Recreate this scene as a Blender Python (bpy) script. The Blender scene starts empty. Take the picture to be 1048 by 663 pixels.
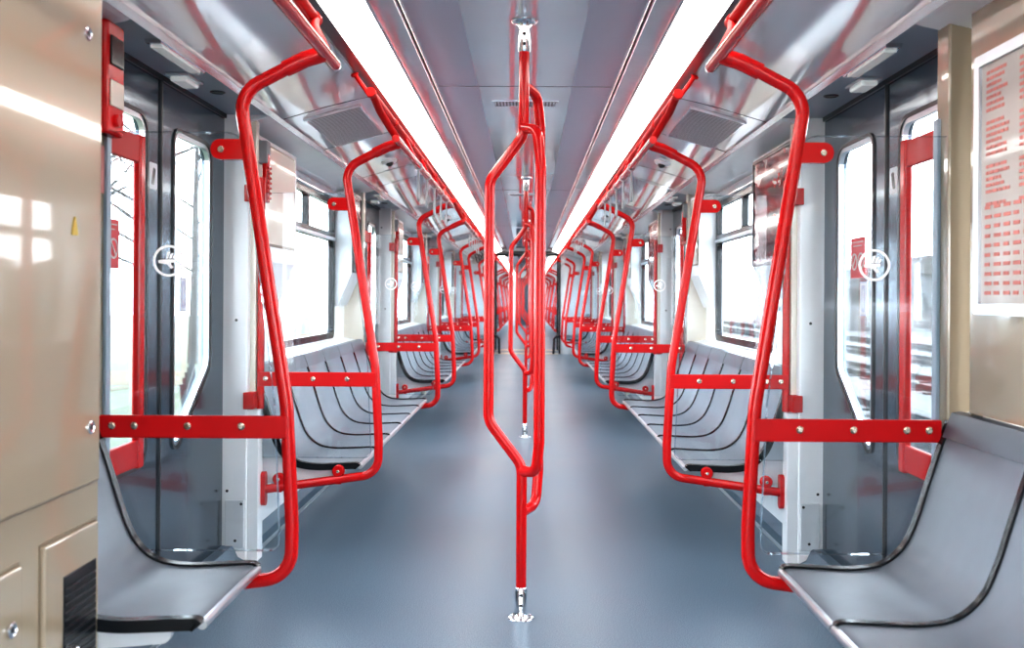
import bpy, bmesh, math, random
from mathutils import Vector, Matrix
from mathutils.geometry import tessellate_polygon
random.seed(4)
S = bpy.context.scene
COL = S.collection
PI = math.pi

# ------------------------------------------------------------------ materials
def mat(name, col, rough=.5, metal=0., coat=0., spec=.5, vary=.06, scale=6., bump=0., bscale=120., emit=None, estr=0., detail=3.):
    m = bpy.data.materials.new(name); m.use_nodes = True
    nt = m.node_tree; b = nt.nodes['Principled BSDF']
    tc = nt.nodes.new('ShaderNodeTexCoord')
    nz = nt.nodes.new('ShaderNodeTexNoise'); nz.inputs['Scale'].default_value = scale; nz.inputs['Detail'].default_value = detail
    nt.links.new(tc.outputs['Object'], nz.inputs['Vector'])
    rp = nt.nodes.new('ShaderNodeValToRGB')
    rp.color_ramp.elements[0].position = .3; rp.color_ramp.elements[1].position = .7
    lo = [max(0, c*(1-vary)) for c in col]; hi = [min(1, c*(1+vary)) for c in col]
    rp.color_ramp.elements[0].color = (*lo, 1); rp.color_ramp.elements[1].color = (*hi, 1)
    nt.links.new(nz.outputs['Fac'], rp.inputs['Fac'])
    nt.links.new(rp.outputs['Color'], b.inputs['Base Color'])
    b.inputs['Roughness'].default_value = rough; b.inputs['Metallic'].default_value = metal
    b.inputs['Coat Weight'].default_value = coat; b.inputs['Coat Roughness'].default_value = .04
    b.inputs['Specular IOR Level'].default_value = spec
    if emit:
        b.inputs['Emission Color'].default_value = (*emit, 1); b.inputs['Emission Strength'].default_value = estr
    if bump:
        n2 = nt.nodes.new('ShaderNodeTexNoise'); n2.inputs['Scale'].default_value = bscale
        nt.links.new(tc.outputs['Object'], n2.inputs['Vector'])
        bp = nt.nodes.new('ShaderNodeBump'); bp.inputs['Strength'].default_value = bump; bp.inputs['Distance'].default_value = .01
        nt.links.new(n2.outputs['Fac'], bp.inputs['Height']); nt.links.new(bp.outputs['Normal'], b.inputs['Normal'])
    return m

def striped(name, ca, cb, freq, axis='Y', rough=.35, duty=.0, metal=0.):
    m = bpy.data.materials.new(name); m.use_nodes = True
    nt = m.node_tree; b = nt.nodes['Principled BSDF']
    tc = nt.nodes.new('ShaderNodeTexCoord'); sp = nt.nodes.new('ShaderNodeSeparateXYZ')
    nt.links.new(tc.outputs['Object'], sp.inputs[0])
    mu = nt.nodes.new('ShaderNodeMath'); mu.operation = 'MULTIPLY'; mu.inputs[1].default_value = freq*2*PI
    nt.links.new(sp.outputs[axis], mu.inputs[0])
    sn = nt.nodes.new('ShaderNodeMath'); sn.operation = 'SINE'; nt.links.new(mu.outputs[0], sn.inputs[0])
    gt = nt.nodes.new('ShaderNodeMath'); gt.operation = 'GREATER_THAN'; gt.inputs[1].default_value = duty
    nt.links.new(sn.outputs[0], gt.inputs[0])
    mx = nt.nodes.new('ShaderNodeMix'); mx.data_type = 'RGBA'
    mx.inputs[6].default_value = (*ca, 1); mx.inputs[7].default_value = (*cb, 1)
    nt.links.new(gt.outputs[0], mx.inputs[0]); nt.links.new(mx.outputs[2], b.inputs['Base Color'])
    b.inputs['Roughness'].default_value = rough; b.inputs['Metallic'].default_value = metal
    return m

def glass_mat(name, tint=(1,1,1), refl=1.0):
    m = bpy.data.materials.new(name); m.use_nodes = True
    nt = m.node_tree; nt.nodes.remove(nt.nodes['Principled BSDF'])
    out = nt.nodes['Material Output']
    tr = nt.nodes.new('ShaderNodeBsdfTransparent'); tr.inputs[0].default_value = (*tint, 1)
    gl = nt.nodes.new('ShaderNodeBsdfGlossy'); gl.inputs['Roughness'].default_value = .02
    fr = nt.nodes.new('ShaderNodeFresnel'); fr.inputs['IOR'].default_value = 1.45
    ml = nt.nodes.new('ShaderNodeMath'); ml.operation = 'MULTIPLY'; ml.inputs[1].default_value = refl; ml.use_clamp = True
    nt.links.new(fr.outputs[0], ml.inputs[0])
    mx = nt.nodes.new('ShaderNodeMixShader')
    nt.links.new(ml.outputs[0], mx.inputs[0]); nt.links.new(tr.outputs[0], mx.inputs[1]); nt.links.new(gl.outputs[0], mx.inputs[2])
    nt.links.new(mx.outputs[0], out.inputs['Surface'])
    return m

def floor_mat():
    m = mat('floor_rubber', (.1,.14,.185), rough=.42, spec=.5, vary=.0)
    nt = m.node_tree; b = nt.nodes['Principled BSDF']
    tc = nt.nodes['Texture Coordinate']
    n1 = nt.nodes.new('ShaderNodeTexNoise'); n1.inputs['Scale'].default_value = 260; n1.inputs['Detail'].default_value = 1
    nt.links.new(tc.outputs['Object'], n1.inputs['Vector'])
    r = nt.nodes.new('ShaderNodeValToRGB')
    r.color_ramp.elements[0].position = .35; r.color_ramp.elements[0].color = (.078,.13,.185,1)
    r.color_ramp.elements[1].position = .68; r.color_ramp.elements[1].color = (.23,.305,.375,1)
    nt.links.new(n1.outputs['Fac'], r.inputs['Fac'])
    # big soft wear variation
    n2 = nt.nodes.new('ShaderNodeTexNoise'); n2.inputs['Scale'].default_value = 1.3; n2.inputs['Detail'].default_value = 3
    nt.links.new(tc.outputs['Object'], n2.inputs['Vector'])
    mp = nt.nodes.new('ShaderNodeMapRange'); mp.inputs[3].default_value = .85; mp.inputs[4].default_value = 1.15
    nt.links.new(n2.outputs['Fac'], mp.inputs[0])
    mx = nt.nodes.new('ShaderNodeMix'); mx.data_type = 'RGBA'; mx.blend_type = 'MULTIPLY'; mx.inputs[0].default_value = 1
    nt.links.new(r.outputs['Color'], mx.inputs[6]); nt.links.new(mp.outputs[0], mx.inputs[7])
    nt.links.new(mx.outputs[2], b.inputs['Base Color'])
    mr = nt.nodes.new('ShaderNodeMapRange'); mr.inputs[3].default_value = .26; mr.inputs[4].default_value = .4
    nt.links.new(n2.outputs['Fac'], mr.inputs[0]); nt.links.new(mr.outputs[0], b.inputs['Roughness'])
    return m

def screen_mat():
    m = mat('screen_painted_reflections', (.02,.02,.025), rough=.1, coat=.2, spec=.4, vary=0)  # dark screen; window and red hoop reflections painted in as colour
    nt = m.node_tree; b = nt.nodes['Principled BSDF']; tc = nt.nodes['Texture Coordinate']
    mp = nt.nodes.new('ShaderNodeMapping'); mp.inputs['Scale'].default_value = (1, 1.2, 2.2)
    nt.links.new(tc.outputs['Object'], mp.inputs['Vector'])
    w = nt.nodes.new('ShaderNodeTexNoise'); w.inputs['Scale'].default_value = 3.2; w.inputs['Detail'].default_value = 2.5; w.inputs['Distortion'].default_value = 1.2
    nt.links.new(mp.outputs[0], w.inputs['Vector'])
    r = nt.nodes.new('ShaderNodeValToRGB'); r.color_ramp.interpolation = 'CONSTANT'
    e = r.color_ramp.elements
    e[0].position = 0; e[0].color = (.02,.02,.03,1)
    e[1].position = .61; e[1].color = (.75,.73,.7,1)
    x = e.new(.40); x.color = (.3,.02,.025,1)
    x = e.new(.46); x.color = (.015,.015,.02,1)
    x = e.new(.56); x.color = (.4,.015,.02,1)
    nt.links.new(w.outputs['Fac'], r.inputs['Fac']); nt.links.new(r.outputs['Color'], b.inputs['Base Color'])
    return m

M = {}
M['floor'] = floor_mat()
M['red'] = mat('red_enamel', (.58,.007,.009), rough=.2, coat=.15, spec=.3, vary=.05)
M['redrail'] = mat('red_rail_enamel', (.62,.012,.012), rough=.5, spec=.15, vary=.05)
M['redflat'] = mat('red_plate', (.53,.006,.009), rough=.4, spec=.25, vary=.05)
M['white'] = mat('white_lacquer', (.9,.91,.92), rough=.3, vary=.02)
M['cream'] = mat('cream_panel', (.74,.69,.6), rough=.25, coat=.4, vary=.03)
M['beige'] = mat('beige_gloss', (.37,.305,.22), rough=.2, coat=.7, vary=.03, scale=2)
M['beigedark'] = mat('dark_beige', (.2,.16,.11), rough=.4)  # darker beige for panel seams and gaps
M['ceil'] = mat('ceiling_gloss', (.76,.84,.93), rough=.07, coat=.8, spec=.8, vary=.04, scale=1.5, bump=.03, bscale=3)
M['ceilside'] = mat('ceiling_side', (.66,.72,.8), rough=.07, spec=.8, coat=.6, vary=.04, bump=.04, bscale=3)
M['cove'] = mat('cove_gloss', (.78,.81,.85), rough=.07, spec=.8, coat=1., vary=.04, scale=2, bump=.08, bscale=2.5)
M['soffit'] = mat('soffit_grey', (.38,.45,.52), rough=.35, vary=.04)
M['perf'] = striped('perforated_panel', (.6,.7,.84), (.3,.38,.5), 110, 'Y', .3, .2)
M['vent'] = striped('vent_slots', (.6,.63,.67), (.05,.06,.07), 38, 'Y', .35, .15)
M['ventx'] = striped('vent_slots_cross', (.5,.54,.6), (.05,.06,.07), 62, 'X', .35, .1)
M['chrome'] = mat('chrome', (.8,.82,.85), rough=.2, metal=1., vary=.03)
M['alu'] = mat('aluminium', (.66,.7,.74), rough=.28, metal=1., vary=.05)
M['darkalu'] = mat('door_metal', (.1,.14,.18), rough=.22, metal=.8, coat=.2, vary=.1, scale=1.5)
M['black'] = mat('black_rubber', (.012,.014,.018), rough=.3, coat=.2)
M['blackgloss'] = mat('black_gloss', (.008,.01,.013), rough=.25, coat=.08, spec=.3)
M['seat'] = mat('seat_shell', (.2,.235,.28), rough=.36, coat=.0, spec=.45, vary=.05, scale=9)
M['seatband'] = mat('seat_band', (.1,.12,.155), rough=.3)
M['plate'] = mat('grey_white_plate', (.68,.71,.74), rough=.35)
M['steel'] = mat('bolt_steel', (.72,.66,.56), rough=.22, metal=1.)
M['lamp'] = mat('light_diffuser', (.9,.9,.88), rough=.4, emit=(1,.965,.9), estr=9.)
M['lens'] = mat('lamp_lens', (.8,.84,.83), rough=.1, coat=.8, emit=(.95,1,.97), estr=.2)
M['glass'] = glass_mat('window_glass', (.97,.985,.99), .5)
M['screenglass'] = glass_mat('screen_glass', (.94,.97,.985), .9)
M['etch'] = mat('white_etching', (.95,.96,.97), rough=.5, vary=.01, emit=(1,1,1), estr=.15)  # slight glow added so the emblem looks brighter; not a lamp
M['edge'] = glass_mat('glass_edge', (.86,.9,.93), 1.5)
M['signred'] = mat('sign_red', (.6,.05,.06), rough=.45)
M['signpale'] = mat('sign_pink_ink', (.68,.27,.24), rough=.6, vary=.1)
M['paper'] = mat('paper_white', (.56,.52,.49), rough=.4, coat=.3, vary=.02)
M['paperblue'] = mat('paper_lavender', (.55,.58,.72), rough=.5)
M['reflscreen'] = screen_mat()
M['blueplinth'] = mat('plinth_blue', (.1,.15,.2), rough=.4)
M['thresh'] = mat('threshold_beige', (.74,.66,.52), rough=.4)
M['bellows'] = mat('bellows_grey', (.3,.31,.33), rough=.6)
M['strap'] = mat('strap_grey', (.5,.52,.54), rough=.3, vary=.05)
M['grass'] = mat('pale_grass', (.055,.066,.038), rough=.9, vary=.25, scale=1.2)
M['ballast'] = mat('ballast', (.05,.05,.05), rough=.9, vary=.3, scale=3)
M['bark'] = mat('bark', (.03,.027,.024), rough=.9, vary=.2)
M['rail'] = mat('rail_steel', (.014,.013,.013), rough=.7, spec=.1, vary=.2)
M['house'] = mat('house_wall', (.045,.045,.048), rough=.8)
M['houseroof'] = mat('house_roof', (.03,.028,.028), rough=.8)
M['pale'] = mat('pale_metal', (.03,.032,.035), rough=.7, spec=.2)
M['green'] = mat('sign_green', (.1,.45,.2), rough=.5)
M['vsticker'] = mat('sticker_white', (.8,.8,.83), rough=.5)

# ------------------------------------------------------------------ geometry helpers
def box(bm, x0, x1, y0, y1, z0, z1, bev=0.):
    r = bmesh.ops.create_cube(bm, size=1.)
    vs = r['verts']
    for v in vs:
        v.co = Vector(((x0+x1)/2 + v.co.x*(x1-x0), (y0+y1)/2 + v.co.y*(y1-y0), (z0+z1)/2 + v.co.z*(z1-z0)))
    if bev:
        es = list({e for v in vs for e in v.link_edges})
        bmesh.ops.bevel(bm, geom=es, offset=bev, segments=2, affect='EDGES', profile=.5)

def prism(bm, pts, y0, y1):
    """closed polygon in XZ extruded along Y"""
    a = [bm.verts.new((p[0], y0, p[1])) for p in pts]; b = [bm.verts.new((p[0], y1, p[1])) for p in pts]
    n = len(pts)
    bm.faces.new(a); bm.faces.new(b[::-1])
    for i in range(n):
        bm.faces.new((a[i], b[i], b[(i+1) % n], a[(i+1) % n]))

def smoothed(fn):
    def g(bm, *a, **k):
        old = set(bm.faces)
        fn(bm, *a, **k)
        for f in bm.faces:
            if f not in old: f.smooth = True
    return g

@smoothed
def sheet(bm, pts, y0, y1, t, nseg=1, dip=None):
    """open XZ polyline thickened by t (along its left normal) and extruded along Y"""
    n = len(pts); nor = []
    for i in range(n):
        a = Vector(pts[max(0, i-1)]); b = Vector(pts[min(n-1, i+1)]); d = (b-a).normalized()
        nor.append(Vector((-d.y, d.x)))
    up = []; dn = []
    for j in range(nseg+1):
        u = j/nseg; y = y0 + (y1-y0)*u
        off = dip(u) if dip else 0.
        up.append([bm.verts.new((pts[i][0]+nor[i].x*off, y, pts[i][1]+nor[i].y*off)) for i in range(n)])
        dn.append([bm.verts.new((pts[i][0]-nor[i].x*(t-off), y, pts[i][1]-nor[i].y*(t-off))) for i in range(n)])
    for j in range(nseg):
        for i in range(n-1):
            bm.faces.new((up[j][i], up[j][i+1], up[j+1][i+1], up[j+1][i]))
            bm.faces.new((dn[j][i], dn[j+1][i], dn[j+1][i+1], dn[j][i+1]))
        for i in (0, n-1):
            bm.faces.new((up[j][i], up[j+1][i], dn[j+1][i], dn[j][i]))
    for j in (0, nseg):
        for i in range(n-1):
            bm.faces.new((up[j][i], up[j][i+1], dn[j][i+1], dn[j][i]))

def fillet(pts, rads, seg=8):
    pts = [Vector(p) for p in pts]; out = [pts[0]]
    for i in range(1, len(pts)-1):
        p, a, b = pts[i], pts[i-1], pts[i+1]; r = rads[i-1] if isinstance(rads, (list, tuple)) else rads
        da = (a-p).normalized(); db = (b-p).normalized()
        ang = da.angle(db)
        if r <= 0 or ang > PI-.02: out.append(p); continue
        t = r/math.tan(ang/2); t = min(t, (a-p).length*.49, (b-p).length*.49); r = t*math.tan(ang/2)
        c = p + (da+db).normalized()*(r/math.sin(ang/2))
        s = p+da*t - c; e = p+db*t - c
        tot = s.angle(e)
        for k in range(seg+1):
            u = k/seg
            out.append(c + (s*math.sin((1-u)*tot) + e*math.sin(u*tot))/math.sin(tot))
    out.append(pts[-1]); return out

@smoothed
def tube(bm, pts, r, seg=14, cap=True, closed=False):
    pts = [Vector(p) for p in pts]; n = len(pts)
    tans = []
    for i in range(n):
        if closed: d = pts[(i+1) % n]-pts[i-1]
        else: d = pts[min(n-1, i+1)]-pts[max(0, i-1)]
        tans.append(d.normalized())
    ref = Vector((0, 0, 1)) if abs(tans[0].z) < .9 else Vector((1, 0, 0))
    u = tans[0].cross(ref).normalized(); rings = []
    for i in range(n):
        u = (u - tans[i]*u.dot(tans[i])).normalized(); v = tans[i].cross(u)
        rr = r[i] if isinstance(r, (list, tuple)) else r
        rings.append([bm.verts.new(pts[i] + (u*math.cos(2*PI*k/seg) + v*math.sin(2*PI*k/seg))*rr) for k in range(seg)])
    for i in range(n if closed else n-1):
        A, B = rings[i], rings[(i+1) % n]
        for k in range(seg):
            bm.faces.new((A[k], A[(k+1) % seg], B[(k+1) % seg], B[k]))
    if cap and not closed:
        bm.faces.new(rings[0][::-1]); bm.faces.new(rings[-1])

@smoothed
def lathe(bm, c, axis, prof, seg=24):
    """prof: list of (radius, distance along axis)"""
    ax = Vector(axis).normalized(); ref = Vector((0, 0, 1)) if abs(ax.z) < .9 else Vector((1, 0, 0))
    u = ax.cross(ref).normalized(); v = ax.cross(u); c = Vector(c); rings = []
    for r, h in prof:
        r = max(r, 1e-4)
        rings.append([bm.verts.new(c + ax*h + (u*math.cos(2*PI*k/seg)+v*math.sin(2*PI*k/seg))*r) for k in range(seg)])
    for A, B in zip(rings, rings[1:]):
        for k in range(seg): bm.faces.new((A[k], A[(k+1) % seg], B[(k+1) % seg], B[k]))
    bm.faces.new(rings[0][::-1]); bm.faces.new(rings[-1])

def disc(bm, c, axis, r, h, seg=20):
    b = min(r*.2, h*.4)
    lathe(bm, c, axis, [(r, 0), (r, h-b), (r-b, h)], seg)

def plate(bm, outer, holes, f, t0, t1):
    """flat plate with holes; 2-D points (a,b) mapped by f(a,b,t) to 3-D, between depth t0 and t1"""
    loops = [outer]+list(holes)
    flat = [p for L in loops for p in L]
    tris = tessellate_polygon([[Vector((p[0], p[1], 0)) for p in L] for L in loops])
    A = [bm.verts.new(f(p[0], p[1], t0)) for p in flat]; B = [bm.verts.new(f(p[0], p[1], t1)) for p in flat]
    for t in tris:
        try:
            bm.faces.new([A[i] for i in t]); bm.faces.new([B[i] for i in reversed(t)])
        except ValueError: pass
    o = 0
    for L in loops:
        n = len(L)
        for i in range(n):
            j = (i+1) % n
            bm.faces.new((A[o+i], A[o+j], B[o+j], B[o+i]))
        o += n

def rpoly(pts, rads, seg=6):
    """closed 2-D polygon with rounded corners"""
    n = len(pts); out = []
    for i in range(n):
        p, a, b = Vector(pts[i]), Vector(pts[i-1]), Vector(pts[(i+1) % n]); r = rads[i] if isinstance(rads, (list, tuple)) else rads
        if r <= 0: out.append(tuple(p)); continue
        da = (a-p).normalized(); db = (b-p).normalized(); ang = da.angle(db)
        t = min(r/math.tan(ang/2), (a-p).length*.49, (b-p).length*.49); r2 = t*math.tan(ang/2)
        c = p+(da+db).normalized()*(r2/math.sin(ang/2)); s = p+da*t-c; e = p+db*t-c; tot = s.angle(e)
        for k in range(seg+1):
            u = k/seg; q = c+(s*math.sin((1-u)*tot)+e*math.sin(u*tot))/math.sin(tot); out.append((q.x, q.y))
    return out

def rrect(a0, a1, b0, b1, r, seg=6):
    return rpoly([(a0, b0), (a1, b0), (a1, b1), (a0, b1)], r, seg)

def circ(a, b, r, n=28):
    return [(a+r*math.cos(2*PI*k/n), b+r*math.sin(2*PI*k/n)) for k in range(n)]

def inset(pts, d):
    n = len(pts); out = []
    area = sum(pts[i][0]*pts[(i+1) % n][1]-pts[(i+1) % n][0]*pts[i][1] for i in range(n))
    s = 1 if area > 0 else -1
    for i in range(n):
        a, b = Vector(pts[i-1]), Vector(pts[(i+1) % n]); t = (b-a).normalized()
        out.append((pts[i][0]-t.y*d*s, pts[i][1]+t.x*d*s))
    return out

# ------------------------------------------------------------------ object helpers
def obj(name, fn, m, parent=None, loc=None, smooth=True, ang=35):
    """build one mesh object; fn(bm) draws in world coordinates, which become local to `loc`/parent"""
    bm = bmesh.new(); fn(bm)
    bmesh.ops.remove_doubles(bm, verts=bm.verts, dist=1e-6)
    bmesh.ops.recalc_face_normals(bm, faces=bm.faces)
    base = loc if loc is not None else (parent['_o'] if parent is not None and '_o' in parent else (0, 0, 0))
    bmesh.ops.translate(bm, verts=bm.verts, vec=-Vector(base))
    me = bpy.data.meshes.new(name); bm.to_mesh(me); bm.free()
    fl = [p.use_smooth for p in me.polygons]
    me.set_sharp_from_angle(angle=math.radians(ang))
    me.polygons.foreach_set('use_smooth', fl)
    me.materials.append(m)
    o = bpy.data.objects.new(name, me); COL.objects.link(o)
    if parent is not None: o.parent = parent
    else: o.location = base
    o['_o'] = tuple(base)
    return o

def thing(name, label, cat, loc, group=None, kind=None):
    o = bpy.data.objects.new(name, None); COL.objects.link(o); o.location = loc; o['_o'] = tuple(loc); o.empty_display_size = .1
    o['label'] = label; o['category'] = cat
    if group: o['group'] = group
    if kind: o['kind'] = kind
    return o

def tag(o, label, cat, group=None):
    o['label'] = label; o['category'] = cat
    if group: o['group'] = group
    return o

def struct(name, fn, m, parent=None, **k):
    o = obj(name, fn, m, parent, **k)
    if parent is None: o['kind'] = 'structure'
    return o

def dup(root, dy, label=None, dx=0):
    def rec(o, par):
        c = o.copy(); COL.objects.link(c)
        if par is not None: c.parent = par
        for ch in o.children: rec(ch, c)
        return c
    kids = rec(root, None)
    kids.location = Vector(root.location) + Vector((dx, dy, 0))
    if label: kids['label'] = label
    return kids

SIDE = {-1: 'on cabinet side', 1: 'on poster side'}
ORD = ['first', 'second', 'third', 'fourth', 'fifth', 'sixth', 'seventh', 'eighth']

# ------------------------------------------------------------------ layout
P = 4.3
D = [3.42 + P*k for k in range(4)]          # doorway centres of this car
YEND = 19.6                                 # end wall
C2 = 21.1                                   # next car starts
E = [23.3, 27.6, 31.9, 36.2]                            # doorway centres of the next car
Y2 = 39.8
YB = -6.5                                   # unseen shell behind the camera, lengthened to bring in light
HD = .77                                    # hoop offset from a doorway centre
ZC = 2.09

# ------------------------------------------------------------------ shell
def shell(y0, y1, car):
    struct('floor', lambda bm: box(bm, -1.34, 1.34, y0, y1, -.06, 0), M['floor'])
    def cen(bm):
        for s in (-1, 1): box(bm, min(0, s*.215), max(0, s*.215), y0, y1, ZC, ZC+.03)
    struct('ceiling', cen, M['ceil'])
    for s in (-1, 1):
        struct('ceiling', lambda bm: box(bm, min(s*.215, s*.40), max(s*.215, s*.40), y0, y1, ZC, ZC+.03), M['perf'])
        # glossy strip between slot and light
        struct('ceiling', lambda bm: prism(bm, [(s*.42, ZC-.002), (s*.505, ZC-.018), (s*.505, ZC+.03), (s*.42, ZC+.03)], y0, y1), M['ceilside'])
        # cove panel
        cv = [(.672, 2.0), (.74, 1.985), (.86, 1.955), (.96, 1.925), (1.03, 1.905), (1.06, 1.896)]
        struct('ceiling', lambda bm: sheet(bm, [(s*a, b) for a, b in cv], y0, y1, .02 if s < 0 else -.02), M['cove'])
        struct('ceiling', lambda bm: box(bm, min(s*1.064, s*1.33), max(s*1.064, s*1.33), y0, y1, 1.889, 1.91), M['soffit'])
        # trims: slot strip and cove edge
        def slot(bm):
            tube(bm, [(s*.404, y0, ZC-.004), (s*.404, y1, ZC-.004)], .006, 8)
            tube(bm, [(s*.421, y0, ZC-.006), (s*.421, y1, ZC-.006)], .004, 8)
        struct('trim_1', slot, M['chrome'])
        struct('trim_2', lambda bm: box(bm, min(s*.40, s*.422), max(s*.40, s*.422), y0, y1, ZC+.004, ZC+.02), M['black'])
        struct('trim_3', lambda bm: prism(bm, [(s*1.05, 1.888), (s*1.075, 1.878), (s*1.085, 1.886), (s*1.065, 1.902)], y0, y1), M['chrome'])
        struct('trim_4', lambda bm: prism(bm, [(s*.629, 2.018), (s*.664, 2.0), (s*.676, 2.0), (s*.676, 2.05), (s*.629, 2.05)], y0, y1), M['black'])
        # cross seams of the ceiling panels
    def seams(bm):
        y = 4.48
        ys = [4.48 + 4.3*k for k in range(-1, 8)]
        for y in ys:
            if y0 < y < y1: box(bm, -.40, .40, y-.002, y+.002, ZC-.0012, ZC+.01)
    struct('trim_5', seams, M['black'])
    def cseams(bm):
        for s in (-1, 1):
            for y in [2.05, 4.28, 5.15, 6.9] + [2.05+4.3*k for k in range(1, 8)] + [5.15+4.3*k for k in range(1, 7)] + [6.9+4.3*k for k in range(1, 6)]:
                if y0 < y < y1: sheet(bm, [(s*.675, 1.9985), (s*.74, 1.9835), (s*.86, 1.9535), (s*.96, 1.9235), (s*1.03, 1.9035), (s*1.056, 1.8945)], y-.0025, y+.0025, .004 if s < 0 else -.004)
    struct('trim_6', cseams, M['black'])
    # light strips
    for s in (-1, 1):
        t = thing('ceiling_light', ('long glowing ceiling light strip %s of this car' if car == 0 else 'distant glowing ceiling light strip %s of the car past the gangway') % SIDE[s], 'light', (s*.575, (y0+y1)/2, 2.02), 'ceiling light strips')
        L = 2.15; n = max(1, int((y1-y0)/L)); 
        for k in range(n):
            a = y0 + (y1-y0)*k/n + .003; b = y0 + (y1-y0)*(k+1)/n - .003
            obj('diffuser', lambda bm: prism(bm, [(s*.508, 2.068), (s*.575, 2.045), (s*.628, 2.02), (s*.628, 2.05), (s*.508, 2.09)], a, b), M['lamp'], t)
        obj('rim', lambda bm: prism(bm, [(s*.5, 2.068), (s*.508, 2.064), (s*.508, 2.1), (s*.5, 2.1)], y0, y1), M['alu'], t)
    # cove skirting with its pale line
    for s, nm in ((-1, 'baseboard_left'), (1, 'baseboard_right')):
        struct(nm, lambda bm: prism(bm, [(s*1.165, .002), (s*1.2, .02), (s*1.222, .068), (s*1.33, .068), (s*1.33, .0), (s*1.165, 0)], y0, y1), M['blueplinth'])
        struct(nm, lambda bm: prism(bm, [(s*1.155, 0), (s*1.155, .004), (s*1.172, .006), (s*1.172, 0)], y0, y1), M['alu'])

shell(YB, YEND, 0)
shell(C2, Y2, 1)

# ------------------------------------------------------------------ side walls
WINZ = (.845, 1.765)
def xs(s, a, b): return (min(s*a, s*b), max(s*a, s*b))

win_no = [0]
def bench_wall(bm, s, y0, y1, win):
    """white wall of one bench bay from y0 to y1; win = (w0,w1)"""
    w0, w1 = win
    prism(bm, [(s*1.222, .068), (s*1.222, .77), (s*1.165, .80), (s*1.165, .812), (s*1.285, .835), (s*1.33, .835), (s*1.33, .068)], y0, y1)
    plate(bm, [(y0, .83), (y1, .83), (y1, 1.83), (y0, 1.83)], [rrect(w0, w1, WINZ[0], WINZ[1], .06)], lambda a, b, t: (s*t, a, b), 1.285, 1.33)
    prism(bm, [(s*1.285, 1.83), (s*1.25, 1.845), (s*1.1, 1.878), (s*1.07, 1.889), (s*1.33, 1.889), (s*1.33, 1.83)], y0, y1)

def window(s, w0, w1):
    win_no[0] += 1
    n = 'window_%d' % win_no[0]
    R = rrect(w0, w1, WINZ[0], WINZ[1], .06)
    fr = struct(n, lambda bm: plate(bm, R, [rrect(w0+.04, w1-.04, WINZ[0]+.04, 1.49, .045), rrect(w0+.04, (w0+w1)/2-.02, 1.545, WINZ[1]-.035, .02), rrect((w0+w1)/2+.02, w1-.04, 1.545, WINZ[1]-.035, .02)], lambda a, b, t: (s*t, a, b), 1.28, 1.315), M['blackgloss'])
    obj('pane', lambda bm: box(bm, *xs(s, 1.298, 1.302), w0+.02, w1-.02, WINZ[0]+.02, WINZ[1]-.02), M['glass'], fr, smooth=False)
    obj('transom', lambda bm: box(bm, *xs(s, 1.268, 1.29), w0+.035, w1-.035, 1.492, 1.515, .004), M['alu'], fr)
    obj('header', lambda bm: prism(bm, [(s*1.279, 1.765), (s*1.262, 1.772), (s*1.262, 1.815), (s*1.279, 1.825)], w0-.02, w1+.02), M['ceilside'], fr)
    return fr

bays = []
def build_wall(s, centres, ystart, yend, nm):
    ed = [ystart] + [c for c in centres] + [yend]
    def w(bm):
        a = ystart
        for i, c in enumerate(centres + [None]):
            b = (c - .72) if c is not None else yend
            if b - a > .3:
                L = b-a
                if L > 2:
                    win = (a+.83, b-.43) if s < 0 else (a+.83, b-.43)
                else: win = (a+.5, b-.3)
                bench_wall(bm, s, a, b, win); bays.append((s, a, b, win))
            if c is not None: a = c + .72
    o = struct(nm, w, M['white'])
    return o
build_wall(-1, [D[0]-P]+D, YB, YEND, 'wall_left'); build_wall(1, [D[0]-P]+D, YB, YEND, 'wall_right')  # extra doorway behind the camera stays open, added to admit light
nb = len(bays)
build_wall(-1, E, C2, Y2, 'wall_left'); build_wall(1, E, C2, Y2, 'wall_right')
for s, a, b, win in bays:
    if b < 3: continue        # first bay's window is covered by panels; unseen bay behind left open for light
    window(s, *win)
# near-camera wall linings (beige) on both sides
for s, nm in ((-1, 'wall_left'), (1, 'wall_right')):
    struct(nm, lambda bm: box(bm, *xs(s, 1.165, 1.2), -.16, 2.535, .83, 1.889), M['beige'])
    struct('trim_7', lambda bm: box(bm, *xs(s, 1.17, 1.2), 2.535, 2.545, .068, 1.889), M['beigedark'])
# closing walls behind the camera and at the far end
struct('wall_back', lambda bm: box(bm, -1.34, 1.34, YB-.05, YB, 0, 2.12), M['cream'])
struct('wall_front', lambda bm: box(bm, -1.34, 1.34, Y2, Y2+.05, 0, 2.12), M['plate'])
struct('trim_15', lambda bm: box(bm, -.45, .45, Y2-.03, Y2, 0, 1.95), M['darkalu'])

def end_wall(y0, y1):
    def f(bm):
        outer = [(-1.34, -.02), (-.70, -.02), (-.70, .0)]
        plate(bm, [(-1.34, 0), (-.66, 0), (-.66, 2.03), (.66, 2.03), (.66, 0), (1.34, 0), (1.34, 2.12), (-1.34, 2.12)], [], lambda a, b, t: (a, t, b), y0, y1)
    struct('wall_far', f, M['plate'])
    def fr(bm):
        plate(bm, [(-.675, 0), (-.645, 0), (-.645, 2.02), (.645, 2.02), (.645, 0), (.675, 0), (.675, 2.06), (-.675, 2.06)], [], lambda a, b, t: (a, t, b), y0-.02, y0+.02)
    struct('trim_8', fr, M['black'])
end_wall(YEND, YEND+.06); end_wall(C2-.06, C2)
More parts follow.
